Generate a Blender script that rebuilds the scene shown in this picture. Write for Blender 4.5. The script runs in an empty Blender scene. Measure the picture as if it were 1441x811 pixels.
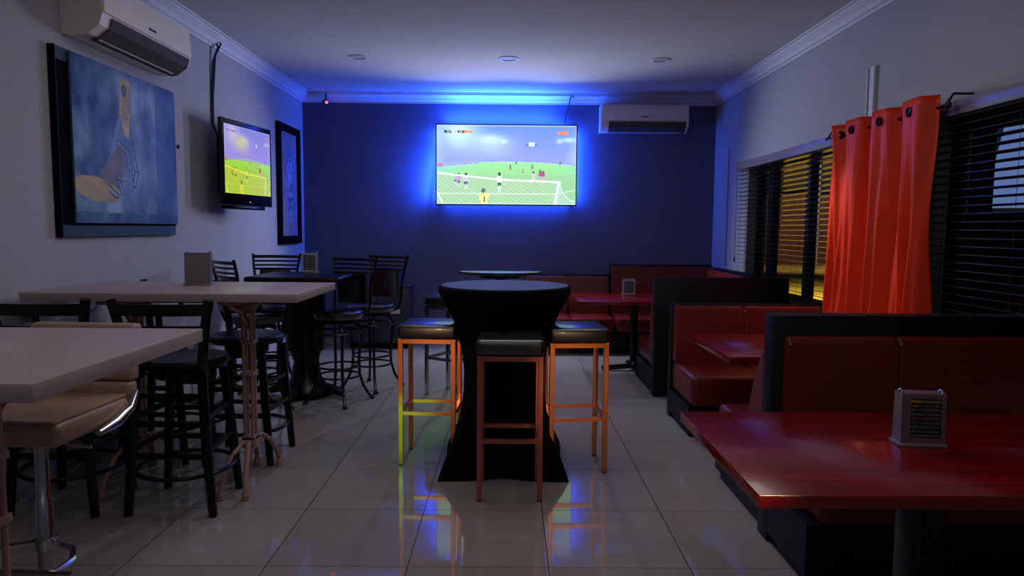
import bpy, bmesh, math, random
from mathutils import Vector, Matrix, noise
random.seed(7)
S = bpy.context.scene
COL = S.collection
R = math.radians

# ------------------------------------------------------------------ helpers
def lin(c):
    return tuple((v/12.92 if v <= 0.04045 else ((v+0.055)/1.055)**2.4) for v in c)

def mat(name, col, rough=0.5, metal=0.0, noise_amt=0.0, noise_scale=8.0, bump=0.0, bump_scale=60.0,
        emit=None, estr=0.0, spec=0.5, coat=0.0, stretch=None):
    m = bpy.data.materials.new(name); m.use_nodes = True
    nt = m.node_tree; N = nt.nodes; L = nt.links
    b = N['Principled BSDF']
    c = lin(col)
    b.inputs['Base Color'].default_value = (*c, 1)
    b.inputs['Roughness'].default_value = rough
    b.inputs['Metallic'].default_value = metal
    b.inputs['Specular IOR Level'].default_value = spec
    b.inputs['Coat Weight'].default_value = coat
    b.inputs['Coat Roughness'].default_value = 0.08
    tc = N.new('ShaderNodeTexCoord'); mp = N.new('ShaderNodeMapping')
    L.new(tc.outputs['Object'], mp.inputs['Vector'])
    if stretch: mp.inputs['Scale'].default_value = stretch
    nz = N.new('ShaderNodeTexNoise'); nz.inputs['Scale'].default_value = noise_scale
    nz.inputs['Detail'].default_value = 4
    L.new(mp.outputs['Vector'], nz.inputs['Vector'])
    rp = N.new('ShaderNodeValToRGB')
    k = noise_amt if noise_amt else 0.04
    rp.color_ramp.elements[0].position = 0.3; rp.color_ramp.elements[1].position = 0.7
    rp.color_ramp.elements[0].color = (*[max(0, v*(1-k)) for v in c], 1)
    rp.color_ramp.elements[1].color = (*[min(1, v*(1+k)) for v in c], 1)
    L.new(nz.outputs['Fac'], rp.inputs['Fac']); L.new(rp.outputs['Color'], b.inputs['Base Color'])
    if bump:
        n2 = N.new('ShaderNodeTexNoise'); n2.inputs['Scale'].default_value = bump_scale
        L.new(mp.outputs['Vector'], n2.inputs['Vector'])
        bp = N.new('ShaderNodeBump'); bp.inputs['Strength'].default_value = bump; bp.inputs['Distance'].default_value = 0.01
        L.new(n2.outputs['Fac'], bp.inputs['Height']); L.new(bp.outputs['Normal'], b.inputs['Normal'])
    if emit:
        b.inputs['Emission Color'].default_value = (*lin(emit), 1)
        b.inputs['Emission Strength'].default_value = estr
    return m

def attr_mat(name, strength=None, rough=0.5):
    m = bpy.data.materials.new(name); m.use_nodes = True
    N = m.node_tree.nodes; L = m.node_tree.links; b = N['Principled BSDF']
    a = N.new('ShaderNodeAttribute'); a.attribute_name = 'Col'
    b.inputs['Roughness'].default_value = rough
    if strength is None:
        L.new(a.outputs['Color'], b.inputs['Base Color'])
    else:
        b.inputs['Base Color'].default_value = (0.01, 0.01, 0.01, 1); b.inputs['Specular IOR Level'].default_value = 0.12
        L.new(a.outputs['Color'], b.inputs['Emission Color'])
        b.inputs['Emission Strength'].default_value = strength
    return m

class MB:
    """collects shapes in one bmesh"""
    def __init__(s): s.bm = bmesh.new()
    def box(s, x0, x1, y0, y1, z0, z1, bev=0.0, seg=2, rot=None, piv=None):
        r = bmesh.ops.create_cube(s.bm, size=1.0); v = r['verts']
        bmesh.ops.scale(s.bm, vec=(abs(x1-x0), abs(y1-y0), abs(z1-z0)), verts=v)
        bmesh.ops.translate(s.bm, vec=((x0+x1)/2, (y0+y1)/2, (z0+z1)/2), verts=v)
        if bev:
            es = list({e for q in v for e in q.link_edges})
            rr = bmesh.ops.bevel(s.bm, geom=es, offset=bev, segments=seg, affect='EDGES', profile=0.5)
            v = list({q for f in rr['faces'] for q in f.verts} | {q for q in v if q.is_valid})
        if rot is not None:
            bmesh.ops.rotate(s.bm, cent=piv or (0, 0, 0), matrix=rot, verts=v)
        return v
    def tube(s, pts, r, seg=8, closed=False, caps=True, sq=False):
        pts = [Vector(p) for p in pts]; n = len(pts)
        rs = r if isinstance(r, (list, tuple)) else [r]*n
        rings = []; up = None
        for i, p in enumerate(pts):
            if closed: t = (pts[(i+1) % n]-pts[i-1])
            else: t = (pts[min(i+1, n-1)]-pts[max(i-1, 0)])
            t.normalize()
            if up is None:
                up = Vector((0, 0, 1)) if abs(t.z) < 0.95 else Vector((0, 1, 0))
            a = up - t*up.dot(t)
            if a.length < 1e-4: a = t.orthogonal()
            a.normalize(); up = a; b = t.cross(a)
            ring = []
            for k in range(seg):
                an = 2*math.pi*(k+0.5)/seg
                ring.append(s.bm.verts.new(p + (a*math.cos(an) + b*math.sin(an))*rs[i]))
            rings.append(ring)
        m = n if closed else n-1
        for i in range(m):
            A = rings[i]; B = rings[(i+1) % n]
            for k in range(seg):
                s.bm.faces.new((A[k], A[(k+1) % seg], B[(k+1) % seg], B[k]))
        if not closed and caps:
            s.bm.faces.new(rings[0][::-1]); s.bm.faces.new(rings[-1])
    def bar(s, p, q, w, d=None):           # square bar between two points
        s.tube([p, q], (w/2)*math.sqrt(2), seg=4)
    def lathe(s, prof, seg=32, c=(0, 0), caps=True):
        rings = []
        for (r, z) in prof:
            rings.append([s.bm.verts.new((c[0]+r*math.cos(2*math.pi*k/seg), c[1]+r*math.sin(2*math.pi*k/seg), z)) for k in range(seg)])
        for A, B in zip(rings, rings[1:]):
            for k in range(seg):
                s.bm.faces.new((A[k], A[(k+1) % seg], B[(k+1) % seg], B[k]))
        if caps:
            s.bm.faces.new(rings[0][::-1]); s.bm.faces.new(rings[-1])
    def prism(s, poly, axis, a0, a1):      # poly in the plane across the axis, extruded along it
        def P(u, v, a): return {'x': (a, u, v), 'y': (u, a, v), 'z': (u, v, a)}[axis]
        A = [s.bm.verts.new(P(u, v, a0)) for u, v in poly]; B = [s.bm.verts.new(P(u, v, a1)) for u, v in poly]
        n = len(poly)
        for i in range(n): s.bm.faces.new((A[i], A[(i+1) % n], B[(i+1) % n], B[i]))
        s.bm.faces.new(A[::-1]); s.bm.faces.new(B)
    def build(s, name, m, parent=None, smooth=False, kind=None, loc=None):
        bmesh.ops.recalc_face_normals(s.bm, faces=s.bm.faces)
        me = bpy.data.meshes.new(name); s.bm.to_mesh(me); s.bm.free()
        if smooth:
            for p in me.polygons: p.use_smooth = True
            try: me.set_sharp_from_angle(angle=R(38))
            except Exception: pass
        me.materials.append(m)
        o = bpy.data.objects.new(name, me); COL.objects.link(o)
        if parent: o.parent = parent
        if kind: o['kind'] = kind
        if loc: o.location = loc
        return o

def thing(name, label, cat, loc=(0, 0, 0), rz=0, group=None):
    o = bpy.data.objects.new(name, None); COL.objects.link(o)
    o.empty_display_size = 0.1
    o.location = loc; o.rotation_euler = (0, 0, rz); o['label'] = label; o['category'] = cat
    if group: o['group'] = group
    return o
def tag(o, label, cat, group=None):
    o['label'] = label; o['category'] = cat
    if group: o['group'] = group
    return o
def dup(root, loc, rz, label, name=None):
    r = root.copy(); COL.objects.link(r); r.location = loc; r.rotation_euler = (0, 0, rz); r['label'] = label
    for ch in list(root.children):
        c = ch.copy(); COL.objects.link(c); c.parent = r
        for g in list(ch.children):
            d = g.copy(); COL.objects.link(d); d.parent = c
    return r
def bx(name, m, parent, *a, smooth=True, **k):
    b = MB(); b.box(*a, **k); return b.build(name, m, parent, smooth=smooth)

# painted flat picture: colours from a python function at each vertex
def picture(name, w, h, nx, ny, fn, m, parent, plane='xz'):
    vs = []; cs = []
    for j in range(ny+1):
        for i in range(nx+1):
            u = i/nx; v = j/ny
            x = (u-0.5)*w; z = (0.5-v)*h
            vs.append((x, 0, z)); cs.append(lin(fn(u, v)))
    fs = []
    for j in range(ny):
        for i in range(nx):
            a = j*(nx+1)+i; fs.append((a, a+nx+1, a+nx+2, a+1))
    me = bpy.data.meshes.new(name); me.from_pydata(vs, [], fs)
    ca = me.color_attributes.new('Col', 'FLOAT_COLOR', 'POINT')
    flat = []
    for c in cs: flat += [c[0], c[1], c[2], 1.0]
    ca.data.foreach_set('color', flat)
    me.materials.append(m)
    o = bpy.data.objects.new(name, me); COL.objects.link(o); o.parent = parent
    return o

# ------------------------------------------------------------------ materials
M = {}
M['wall'] = mat('wall_paint', (0.60, 0.60, 0.63), 0.75, noise_amt=0.03, noise_scale=3, bump=0.08, bump_scale=180)
M['blue_wall'] = mat('slate_blue_paint', (0.31, 0.32, 0.43), 0.7, noise_amt=0.04, noise_scale=3, bump=0.08, bump_scale=180)
M['ceil'] = mat('ceiling_paint', (0.72, 0.72, 0.74), 0.85, noise_amt=0.02, noise_scale=2)
M['cornice'] = mat('cornice_plaster', (0.78, 0.78, 0.82), 0.6)
M['black_wood'] = mat('black_lacquered_wood', (0.018, 0.017, 0.02), 0.3, spec=.35, noise_amt=0.15)
M['black_metal'] = mat('black_metal', (0.03, 0.03, 0.033), 0.3, metal=0.3)
M['black_vinyl'] = mat('black_vinyl', (0.03, 0.03, 0.038), 0.34, spec=.9, bump=0.02, bump_scale=120, coat=.5)
M['warm_lit_vinyl'] = mat('black_vinyl_warm_lit', (0.15, 0.09, 0.08), 0.35, bump=0.1)  # black pad vinyl with warm light put into its base colour
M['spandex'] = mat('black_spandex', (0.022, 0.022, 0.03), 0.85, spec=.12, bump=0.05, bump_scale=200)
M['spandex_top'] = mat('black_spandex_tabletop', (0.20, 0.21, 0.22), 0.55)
M['chrome'] = mat('chrome', (0.75, 0.75, 0.77), 0.16, metal=1.0)
M['orange_reflect'] = mat('chrome_orange_reflection', (0.92, 0.56, 0.32), 0.26, metal=0.8)  # chrome frames; their orange reflection is put into the base colour
M['rose_reflect'] = mat('chrome_rose_reflection', (0.66, 0.38, 0.33), 0.38, metal=0.7)  # chrome too, with a duller pink reflection put into the base colour
M['white_top'] = mat('pale_laminate', (0.62, 0.56, 0.56), 0.3, noise_amt=0.05, noise_scale=14)
M['white_edge'] = mat('pale_laminate_edge', (0.58, 0.54, 0.50), 0.4)
M['trestle'] = mat('pink_beige_painted_iron', (0.60, 0.46, 0.42), 0.4)
M['beige'] = mat('beige_leather', (0.60, 0.49, 0.42), 0.4, bump=0.12, bump_scale=90)
M['red_vinyl'] = mat('oxblood_vinyl', (0.38, 0.105, 0.08), 0.38, spec=.4, noise_amt=0.08, noise_scale=5, bump=0.1, bump_scale=110)
M['booth_black'] = mat('booth_black_panel', (0.035, 0.035, 0.055), 0.5, spec=.25)
M['mahogany'] = mat('red_mahogany_laminate', (0.43, 0.035, 0.03), 0.2, noise_amt=0.35, noise_scale=3.0, stretch=(1.2, 14, 14), coat=0.3)
M['mahogany_edge'] = mat('mahogany_edge', (0.36, 0.05, 0.035), 0.3)
M['ac_white'] = mat('warm_white_plastic', (0.86, 0.82, 0.80), 0.3)
M['ac_dark'] = mat('dark_louvre_plastic', (0.30, 0.29, 0.28), 0.6, spec=.1)
M['badge'] = mat('grey_badge', (0.18, 0.17, 0.2), 0.4)
M['tv_black'] = mat('gloss_black_plastic', (0.02, 0.02, 0.025), 0.15)
M['curtain'] = mat('burnt_orange_satin', (0.80, 0.20, 0.045), 0.38, spec=.3, noise_amt=0.06, bump=0.05, bump_scale=220)
M['blind'] = mat('dark_wood_slat', (0.16, 0.13, 0.14), 0.25, noise_amt=0.1)
M['valance'] = mat('wood_valance_reflection_tint', (0.46, 0.43, 0.52), 0.25, noise_amt=0.1, stretch=(10, 1, 10))  # dark valance, base colour lightened for the reflection on it
M['frame_dark'] = mat('dark_window_frame', (0.06, 0.045, 0.045), 0.4)
M['white_plastic'] = mat('white_plastic', (0.75, 0.75, 0.78), 0.35)
M['frame_blue'] = mat('blue_grey_painted_board', (0.25, 0.33, 0.42), 0.6, spec=.2, noise_amt=0.1)
M['black_paint'] = mat('black_frame_paint', (0.012, 0.012, 0.014), 0.8, spec=.1)
M['brown_wood'] = mat('brown_wood', (0.30, 0.17, 0.11), 0.4, noise_amt=0.2)
M['cable'] = mat('grey_cable', (0.12, 0.12, 0.16), 0.5)
M['holder'] = mat('silver_grey_plastic', (0.48, 0.43, 0.46), 0.25, metal=0.3)
M['cabinet'] = mat('dark_navy_cabinet', (0.17, 0.17, 0.24), 0.45)
M['attr'] = attr_mat('painted_colours', None, 0.5)
M['screen'] = attr_mat('lit_screen', 1.15, 0.2)
M['screen2'] = attr_mat('lit_screen_small', 0.85, 0.2)
M['red_led'] = mat('red_led', (0.4, 0.02, 0.05), 0.3, emit=(1, 0.25, 0.4), estr=6)
M['lens'] = mat('downlight_lens', (0.62, 0.64, 0.68), 0.4)
M['granite'] = mat('dark_granite', (0.10, 0.11, 0.13), 0.12, noise_amt=0.8, noise_scale=40)

def floor_material():
    m = bpy.data.materials.new('polished_porcelain_tile'); m.use_nodes = True
    N = m.node_tree.nodes; L = m.node_tree.links; b = N['Principled BSDF']
    tc = N.new('ShaderNodeTexCoord'); sp = N.new('ShaderNodeSeparateXYZ'); L.new(tc.outputs['Object'], sp.inputs[0])
    def mth(op, a, v=None, v2=None):
        n = N.new('ShaderNodeMath'); n.operation = op
        for i, q in enumerate((a, v, v2)):
            if q is None: continue
            if isinstance(q, (int, float)): n.inputs[i].default_value = q
            else: L.new(q, n.inputs[i])
        return n.outputs[0]
    def edge(sock, off):
        t = mth('DIVIDE', mth('SUBTRACT', sock, off), 0.6)
        f = mth('FRACT', t)
        d = mth('MINIMUM', f, mth('SUBTRACT', 1.0, f))
        return d, mth('FLOOR', t)
    dx, ix = edge(sp.outputs['X'], 0.180); dy, iy = edge(sp.outputs['Y'], 0.425)
    gx = mth('LESS_THAN', dx, 0.0042); gy = mth('LESS_THAN', dy, 0.0034)
    g = mth('MAXIMUM', gx, gy)
    cmb = N.new('ShaderNodeCombineXYZ'); L.new(ix, cmb.inputs[0]); L.new(iy, cmb.inputs[1])
    wn = N.new('ShaderNodeTexWhiteNoise'); L.new(cmb.outputs[0], wn.inputs['Vector'])
    nz = N.new('ShaderNodeTexNoise'); nz.inputs['Scale'].default_value = 1.6; L.new(tc.outputs['Object'], nz.inputs['Vector'])
    fac = mth('ADD', mth('MULTIPLY', wn.outputs['Value'], 0.35), mth('MULTIPLY', nz.outputs['Fac'], 0.65))
    r = N.new('ShaderNodeValToRGB')
    r.color_ramp.elements[0].color = (*lin((0.50, 0.475, 0.46)), 1); r.color_ramp.elements[1].color = (*lin((0.58, 0.555, 0.54)), 1)
    L.new(fac, r.inputs[0])
    mx = N.new('ShaderNodeMix'); mx.data_type = 'RGBA'
    L.new(g, mx.inputs['Factor']); L.new(r.outputs[0], mx.inputs['A']); mx.inputs['B'].default_value = (0.015, 0.014, 0.014, 1)
    L.new(mx.outputs['Result'], b.inputs['Base Color'])
    rg = mth('ADD', mth('MULTIPLY', g, 0.5), 0.055); L.new(rg, b.inputs['Roughness'])
    b.inputs['Specular IOR Level'].default_value = 0.6
    n2 = N.new('ShaderNodeTexNoise'); n2.inputs['Scale'].default_value = 5; L.new(tc.outputs['Object'], n2.inputs['Vector'])
    bp = N.new('ShaderNodeBump'); bp.inputs['Strength'].default_value = 0.04; bp.inputs['Distance'].default_value = 0.01
    L.new(n2.outputs['Fac'], bp.inputs['Height']); L.new(bp.outputs['Normal'], b.inputs['Normal'])
    return m
M['floor'] = floor_material()

def glass_material():
    m = bpy.data.materials.new('window_glass'); m.use_nodes = True
    N = m.node_tree.nodes; L = m.node_tree.links; N.remove(N['Principled BSDF'])
    out = N['Material Output']; t = N.new('ShaderNodeBsdfTransparent'); g = N.new('ShaderNodeBsdfGlossy')
    g.inputs['Roughness'].default_value = 0.0; t.inputs['Color'].default_value = (0.93, 0.95, 0.94, 1)
    f = N.new('ShaderNodeFresnel'); f.inputs['IOR'].default_value = 1.45
    mx = N.new('ShaderNodeMixShader'); L.new(f.outputs[0], mx.inputs[0]); L.new(t.outputs[0], mx.inputs[1]); L.new(g.outputs[0], mx.inputs[2])
    L.new(mx.outputs[0], out.inputs['Surface'])
    return m
M['glass'] = glass_material()

# ------------------------------------------------------------------ setting
XL, XR, YB, YF, ZC = -2.5, 2.5, 8.5, -2.6, 3.045
def struct(name, b, m, **k): return b.build(name, m, kind='structure', **k)
b = MB(); b.box(XL-.2, XR+.2, YF-.2, YB+.2, -.15, 0); struct('floor', b, M['floor'])
b = MB(); b.box(XL-.2, XR+.2, YF-.2, YB+.2, ZC, ZC+.15); struct('ceiling', b, M['ceil'])
b = MB(); b.box(XL-.2, XL, YF-.2, YB+.2, 0, ZC); struct('wall_left', b, M['wall'])
b = MB(); b.box(XL, XR, YB, YB+.2, 0, ZC); struct('wall_back', b, M['blue_wall'])
b = MB(); b.box(XL, XR, YF-.2, YF, 0, ZC); struct('wall_front', b, M['wall'])
W1 = (5.05, 7.28, .80, 2.07); W2 = (1.6, 4.10, .80, 2.07)
b = MB()
b.box(XR, XR+.2, YF-.2, YB+.2, 0, .80); b.box(XR, XR+.2, YF-.2, YB+.2, 2.07, ZC)
for (a, c) in ((YF-.2, W2[0]), (W2[1], W1[0]), (W1[1], YB+.2)): b.box(XR, XR+.2, a, c, .80, 2.07)
struct('wall_right', b, M['wall'])
# cornices: stepped cove profile
prof = [(0, 0), (0, -.115), (.012, -.115), (.012, -.095), (.03, -.088), (.045, -.06), (.075, -.035), (.085, -.028), (.085, -.012), (.105, -.012), (.105, 0)]
b = MB(); b.prism([(XL+u, ZC+v) for u, v in prof], 'y', YF, YB); struct('trim_left', b, M['cornice'])
b = MB(); b.prism([(XR-u, ZC+v) for u, v in prof], 'y', YF, YB); struct('trim_right', b, M['cornice'])
b = MB(); b.prism([(YB-u, ZC+v) for u, v in prof], 'x', XL+.0, XR-.0); struct('trim_back', b, M['cornice'])
b = MB(); b.box(XL, XL+.012, YF, YB, 0, .08); struct('baseboard_left', b, M['floor'])
b = MB(); b.box(XL, XR, YB-.012, YB, 0, .08); struct('baseboard_back', b, M['floor'])
# windows
def window(n, W, mull):
    y0, y1, z0, z1 = W
    b = MB(); t = .05
    b.box(XR+.09, XR+.15, y0, y1, z0, z0+t); b.box(XR+.09, XR+.15, y0, y1, z1-t, z1)
    b.box(XR+.09, XR+.15, y0, y0+t, z0+t, z1-t); b.box(XR+.09, XR+.15, y1-t, y1, z0+t, z1-t)
    for q, w in mull: b.box(XR+.085, XR+.155, q-w/2, q+w/2, z0+t, z1-t)
    o = struct('window_%d' % n, b, M['frame_dark'])
    me = bpy.data.meshes.new('pane'); X = XR+.119
    me.from_pydata([(X, y0+t, z0+t), (X, y0+t, z1-t), (X, y1-t, z1-t), (X, y1-t, z0+t)], [], [(0, 1, 2, 3)])
    if me.polygons[0].normal.x > 0: me.flip_normals()
    me.materials.append(M['glass']); p = bpy.data.objects.new('pane', me); COL.objects.link(p); p.parent = o
    s = MB(); s.box(XR, XR+.19, y0, y1, z0-.001, z0+.02); s.build('sill', M['frame_dark'], o)
window(1, W1, [(6.88, .13), (6.02, .09)]); window(2, W2, [(3.86, .10), (2.7, .07)])

# ------------------------------------------------------------------ blinds
def blind(y0, y1, label):
    t = thing('venetian_blind', label, 'blind', (2.44, (y0+y1)/2, .80), group='dark venetian blinds')
    L2 = (y1-y0)/2
    bx('valance', M['valance'], t, -.035, .0, -L2-.03, L2+.03, 1.265, 1.345, bev=.006)
    b = MB(); z = 1.25
    rot = Matrix.Rotation(R(9), 3, 'Y')
    while z > .03:
        b.box(-.024, .024, -L2, L2, z-.0015, z+.0015, rot=rot, piv=(0, 0, z)); z -= .0435
    b.build('slats', M['blind'], t)
    bx('bottom_rail', M['blind'], t, -.025, .025, -L2, L2, .0, .018, bev=.004)
    for q in (-L2+.12, -.25*L2, .3*L2, L2-.12):
        b = MB(); b.tube([(-.027, q, .01), (-.027, q, 1.27)], .0012, 4); b.tube([(.027, q, .01), (.027, q, 1.27)], .0012, 4)
        b.build('ladder_cord', M['cable'], t)
    b = MB(); b.tube([(-.04, L2-.02, 1.27), (-.04, L2-.02, .35)], .0025, 5)
    b.lathe([(.004, .30), (.009, .31), (.007, .35), (.003, .36)], 8, (-.04, L2-.02)); b.build('pull_cord', M['black_metal'], t)
    return t
blind(5.02, 7.36, 'dark slatted blind on the far window with yellow light behind')
blind(1.9, 4.06, 'dark slatted blind on the near window beside orange curtain')

# ------------------------------------------------------------------ curtain
cur = thing('curtain', 'burnt orange eyelet curtain gathered on the pier between two windows', 'curtain', (2.335, 4.485, 0))
knots = [(5.27, .05), (5.15, -.03), (5.03, .055), (4.93, -.035), (4.74, -.035), (4.70, .05), (4.62, .055), (4.55, -.045), (4.40, -.04), (4.33, .05), (4.27, .05), (4.20, -.05), (4.02, -.06), (3.95, .02)]
def cx(y, z):
    # piecewise smooth fold profile, relaxes further down
    for (a, u), (c, v) in zip(knots, knots[1:]):
        if c <= y <= a:
            f = (a-y)/(a-c); f = f*f*(3-2*f); base = u+(v-u)*f; break
    else: base = knots[-1][1] if y < knots[-1][0] else knots[0][1]
    k = 1-z/2.2; k2 = min(1, k*1.6)
    wob = .9*math.sin(z*2.1+y*1.3) + .5*math.sin(z*4.7)
    low = .056*math.sin(y*26+wob) + .017*math.sin(y*53+z*1.7) + .008*math.sin(y*90+z*4)
    edge = .06*max(0, (y-5.02)/.25)
    return base*.98*(1-k2) + (low+base*.25+.015+edge)*k2
bm = bmesh.new(); rows = []; ny, nz = 230, 44
for j in range(nz+1):
    z = .05+(2.186-.05)*j/nz; row = []
    for i in range(ny+1):
        y = 3.95+(5.27-3.95)*i/ny
        yy = y + .02*(1-z/2.2)*math.sin(y*11+1)
        row.append(bm.verts.new((cx(y, z), (yy-4.6)*.975, z)))
    rows.append(row)
for A, B in zip(rows, rows[1:]):
    for i in range(ny): bm.faces.new((A[i], A[i+1], B[i+1], B[i]))
q = MB(); q.bm.free(); q.bm = bm
cl = q.build('cloth', M['curtain'], cur, smooth=True)
sol = cl.modifiers.new('s', 'SOLIDIFY'); sol.thickness = .004
for y, z in ((5.085, 2.115), (4.83, 2.115), (4.47, 2.115), (4.11, 2.115)):
    b = MB(); x = cx(y, z)-.004; pts = []
    for k in range(20):
        a = 2*math.pi*k/20; pts.append((x-.004, (y-4.6)*.975+.022*math.cos(a), z+.022*math.sin(a)))
    b.tube(pts, .008, 6, closed=True)
    b.box(x-.003, x+.001, (y-4.6)*.975-.017, (y-4.6)*.975+.017, z-.017, z+.017)
    b.build('eyelet', M['black_metal'], cur, smooth=True)
rod = MB(); rod.tube([(0, -.70, 2.115), (0, .72, 2.115)], .009, 10)
rod.lathe([(.004, 2.095), (.018, 2.105), (.018, 2.125), (.004, 2.135)], 10, (0, -.71))
rodo = rod.build('curtain_rod', M['black_metal'], None, smooth=True, loc=(2.355, 4.485, 0))
tag(rodo, 'black rod carrying the orange curtain', 'curtain rod')
for yy in (-.69, .70):
    b = MB(); b.tube([(0, yy, 2.115), (.04, yy, 2.18), (.145, yy, 2.18)], .007, 6); b.build('bracket', M['black_metal'], rodo)

# ------------------------------------------------------------------ football pictures
def mixc(a, b, f): f = max(0, min(1, f)); return tuple(a[i]+(b[i]-a[i])*f for i in range(3))
def seg_d(u, v, x0, y0, x1, y1, asp):
    u *= asp; x0 *= asp; x1 *= asp
    dx, dy = x1-x0, y1-y0; t = max(0, min(1, ((u-x0)*dx+(v-y0)*dy)/(dx*dx+dy*dy)))
    return math.hypot(u-x0-t*dx, v-y0-t*dy)
players = [(.135, .62, .76, (.75, .72, .9), (.2, .2, .35)), (.16, .62, .79, (.80, .55, .85), (.3, .25, .5)), (.21, .62, .81, (.86, .8, .95), (.25, .25, .45)),
           (.45, .61, .84, (.97, .97, 1), (.15, .2, .3)), (.695, .59, .71, (.95, .75, .85), (.9, .85, .9)), (.745, .57, .70, (.75, .2, .5), (.8, .6, .8)), (.765, .58, .70, (.65, .25, .55), (.85, .7, .9)),
           (.53, .50, .59, (.6, .3, .3), (.5, .35, .3)), (.685, .50, .58, (.65, .3, .3), (.5, .3, .3)), (.62, .55, .62, (.9, .6, .6), (.2, .3, .2)), (.57, .46, .50, (.2, .4, .35), (.2, .4, .3)), (.885, .46, .50, (.15, .35, .3), (.2, .4, .3)),
           (.47, .44, .47, (.8, .9, 1), (.5, .6, .8))]
def football(u, v):
    asp = 1.78
    n = noise.noise((u*6, v*6, 1.3))
    hz = .455 + .05*(abs(u-.52)/.5)**2 + (.02 if u < .3 else 0)
    if v < hz:
        c = mixc((.36, .55, .98), (.60, .62, .97), v/hz)
        c = mixc(c, (.62, .56, .92), .35*max(0, n+.2))
        for gx, gy, sx, sy, k in ((.16, .10, .15, .22, .95), (.38, .18, .10, .06, .95), (.40, .26, .16, .14, .5), (.48, .205, .022, .025, 1.0), (.95, .18, .07, .03, .8), (.88, .20, .02, .03, .7), (.0, .2, .05, .5, .35), (1.0, .4, .06, .3, .35)):
            d = ((u-gx)/sx)**2 + ((v-gy)/sy)**2
            c = mixc(c, (.86, 1.0, 1.0), k*math.exp(-d*1.1))
        if abs(u-.68) < .02 and abs(v-.235) < .024: c = (.92, 1, 1)
        elif abs(u-.68) < .045 and abs(v-.245) < .012 and int(u*200) % 2: c = (.2, .28, .6)
        if v > hz-.035 and u < .33: c = mixc(c, (.62, .7, .9), .5); c = mixc(c, (1, .8, .85), max(0, noise.noise((u*80, v*90, 0)))*1.6)
        if v > hz-.012: c = mixc(c, (.4, .55, .95), .5)
    else:
        f = (v-hz)/(1-hz)
        c = mixc((.62, .93, .62), (.58, .86, .50), f*1.6)
        if u < .25: c = mixc(c, (.55, .88, .85), (0.25-u)*3*(1-f))
        if u > .85: c = mixc(c, (.55, .88, .72), (u-.85)*3*(1-f))
        if v > .62: c = mixc(c, (.62, .80, .62), .5)
        if v < hz+.008: c = (.75, .85, .95)
    if u < .045 and .48 < v < .53: c = (.95, .45, .5) if v < .505 else (.5, .6, .8)
    bar = .61 + .10*min(u/.88, 1)**.75
    if v > bar and u < .88:
        inside = (u*asp - .85*asp) < 0 or True
        c = mixc(c, (.66, .80, .64), .45)
        a = (u*asp*17 + v*15*(1+.6*u)) % 1; d2 = (u*asp*13 - v*19) % 1
        if min(a, 1-a) < .10 or min(d2, 1-d2) < .09: c = mixc(c, (.93, .97, .9), .45)
        if .86 < v < .872: c = mixc(c, (.95, 1, .95), .6)
    for x, t0, t1, top, low in players:
        h = t1-t0; q = (v-t0)/h
        if -.08 <= q <= 1:
            w = .012 if h > .1 else .006
            if h > .18: w = .017
            if q < .12: w *= .5; cc = (.1, .1, .15)
            elif q < .5: cc = top
            elif q < .68: cc = low; w *= .8
            else: cc = mixc(top, (.95, .95, 1), .6); w *= .75
            if q > .6 and abs(u-x) < w*.2: continue
            if abs(u-x) < w: c = mixc(c, cc, .9)
    if seg_d(u, v, 0, .605, .45, .685, asp) < .011 or seg_d(u, v, .45, .685, .885, .712, asp) < .012: c = (.97, .97, 1)
    if seg_d(u, v, .88, .712, .85, 1, asp) < .016: c = (.95, 1, .97)
    if seg_d(u, v, 0, .84, .045, 1, asp) < .010: c = (.9, 1, 1)
    if u > .86 and v > .72:
        d = math.hypot((u-1.03)*asp, (v-.74)*1.1)
        if abs(d-.25) < .007: c = (.85, .95, 1)
        if d > .26 and u > .86:
            if int((u*asp+v)*60) % 3 == 0 or int((u*asp-v)*60) % 3 == 0: c = mixc(c, (.85, .9, 1), .6)
    if u > .88 and abs(v-(.86-.05*(u-.88)/.12)) < .006: c = (.85, 1, .9)
    # keeper in yellow
    if .305 < u < .375 and v > .86: 
        c = (.93, .93, .55)
        if abs(u-.342) < .004 and .9 < v < .97: c = (.3, .3, .2)
        if (u < .315 or u > .366) and v > .95: c = (.65, .8, .6)
    if (u-.335)**2*asp**2+(v-.825)**2 < .0009: c = (.35, .4, .4)
    # score strip
    if .068 < v < .098:
        x = u - (v-.068)*.25
        if .05 < x < .10: c = (.03, .03, .05)
        elif .10 <= x < .145: c = (.93, .95, 1)
        elif .145 <= x < .19: c = (.03, .03, .05)
        elif .19 <= x < .25: c = (1, .5, .25)
        k = int(u*asp*220)
        if .074 < v < .092 and k % 3 and (.065 < x < .097 or .155 < x < .18): c = (.8, .85, .9)
        if .074 < v < .092 and k % 4 == 0 and (.108 < x < .138): c = (.1, .1, .2)
        if .076 < v < .09 and k % 3 == 0 and (.2 < x < .24): c = (1, .85, .8)
    if .865 < u < .945 and .075 < v < .115: c = (1, .47, .30) if int(u*300) % 4 else (1, .65, .5)
    if u < .006 or u > .994 or v < .012 or v > .988: c = mixc(c, (.9, .95, 1), .6)
    c = mixc(c, (.78, .93, 1), .13)
    return tuple(max(0, min(1, q)) for q in c)
def football_warm(u, v):
    c = football(u, v)
    if v > .5: c = (c[0]*.98+.05, c[1]*.98, c[2]*.25)
    else: c = mixc((c[0]*1.0, c[1]*.85, c[2]*.95), (.72, .58, .86), .25)
    c = mixc(c, (.9, .88, .5), .7*math.exp(-((u-.33)/.12)**2-((v-.24)/.1)**2)) if v < .46 else c
    return tuple(max(0, min(1, q)) for q in c)

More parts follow.
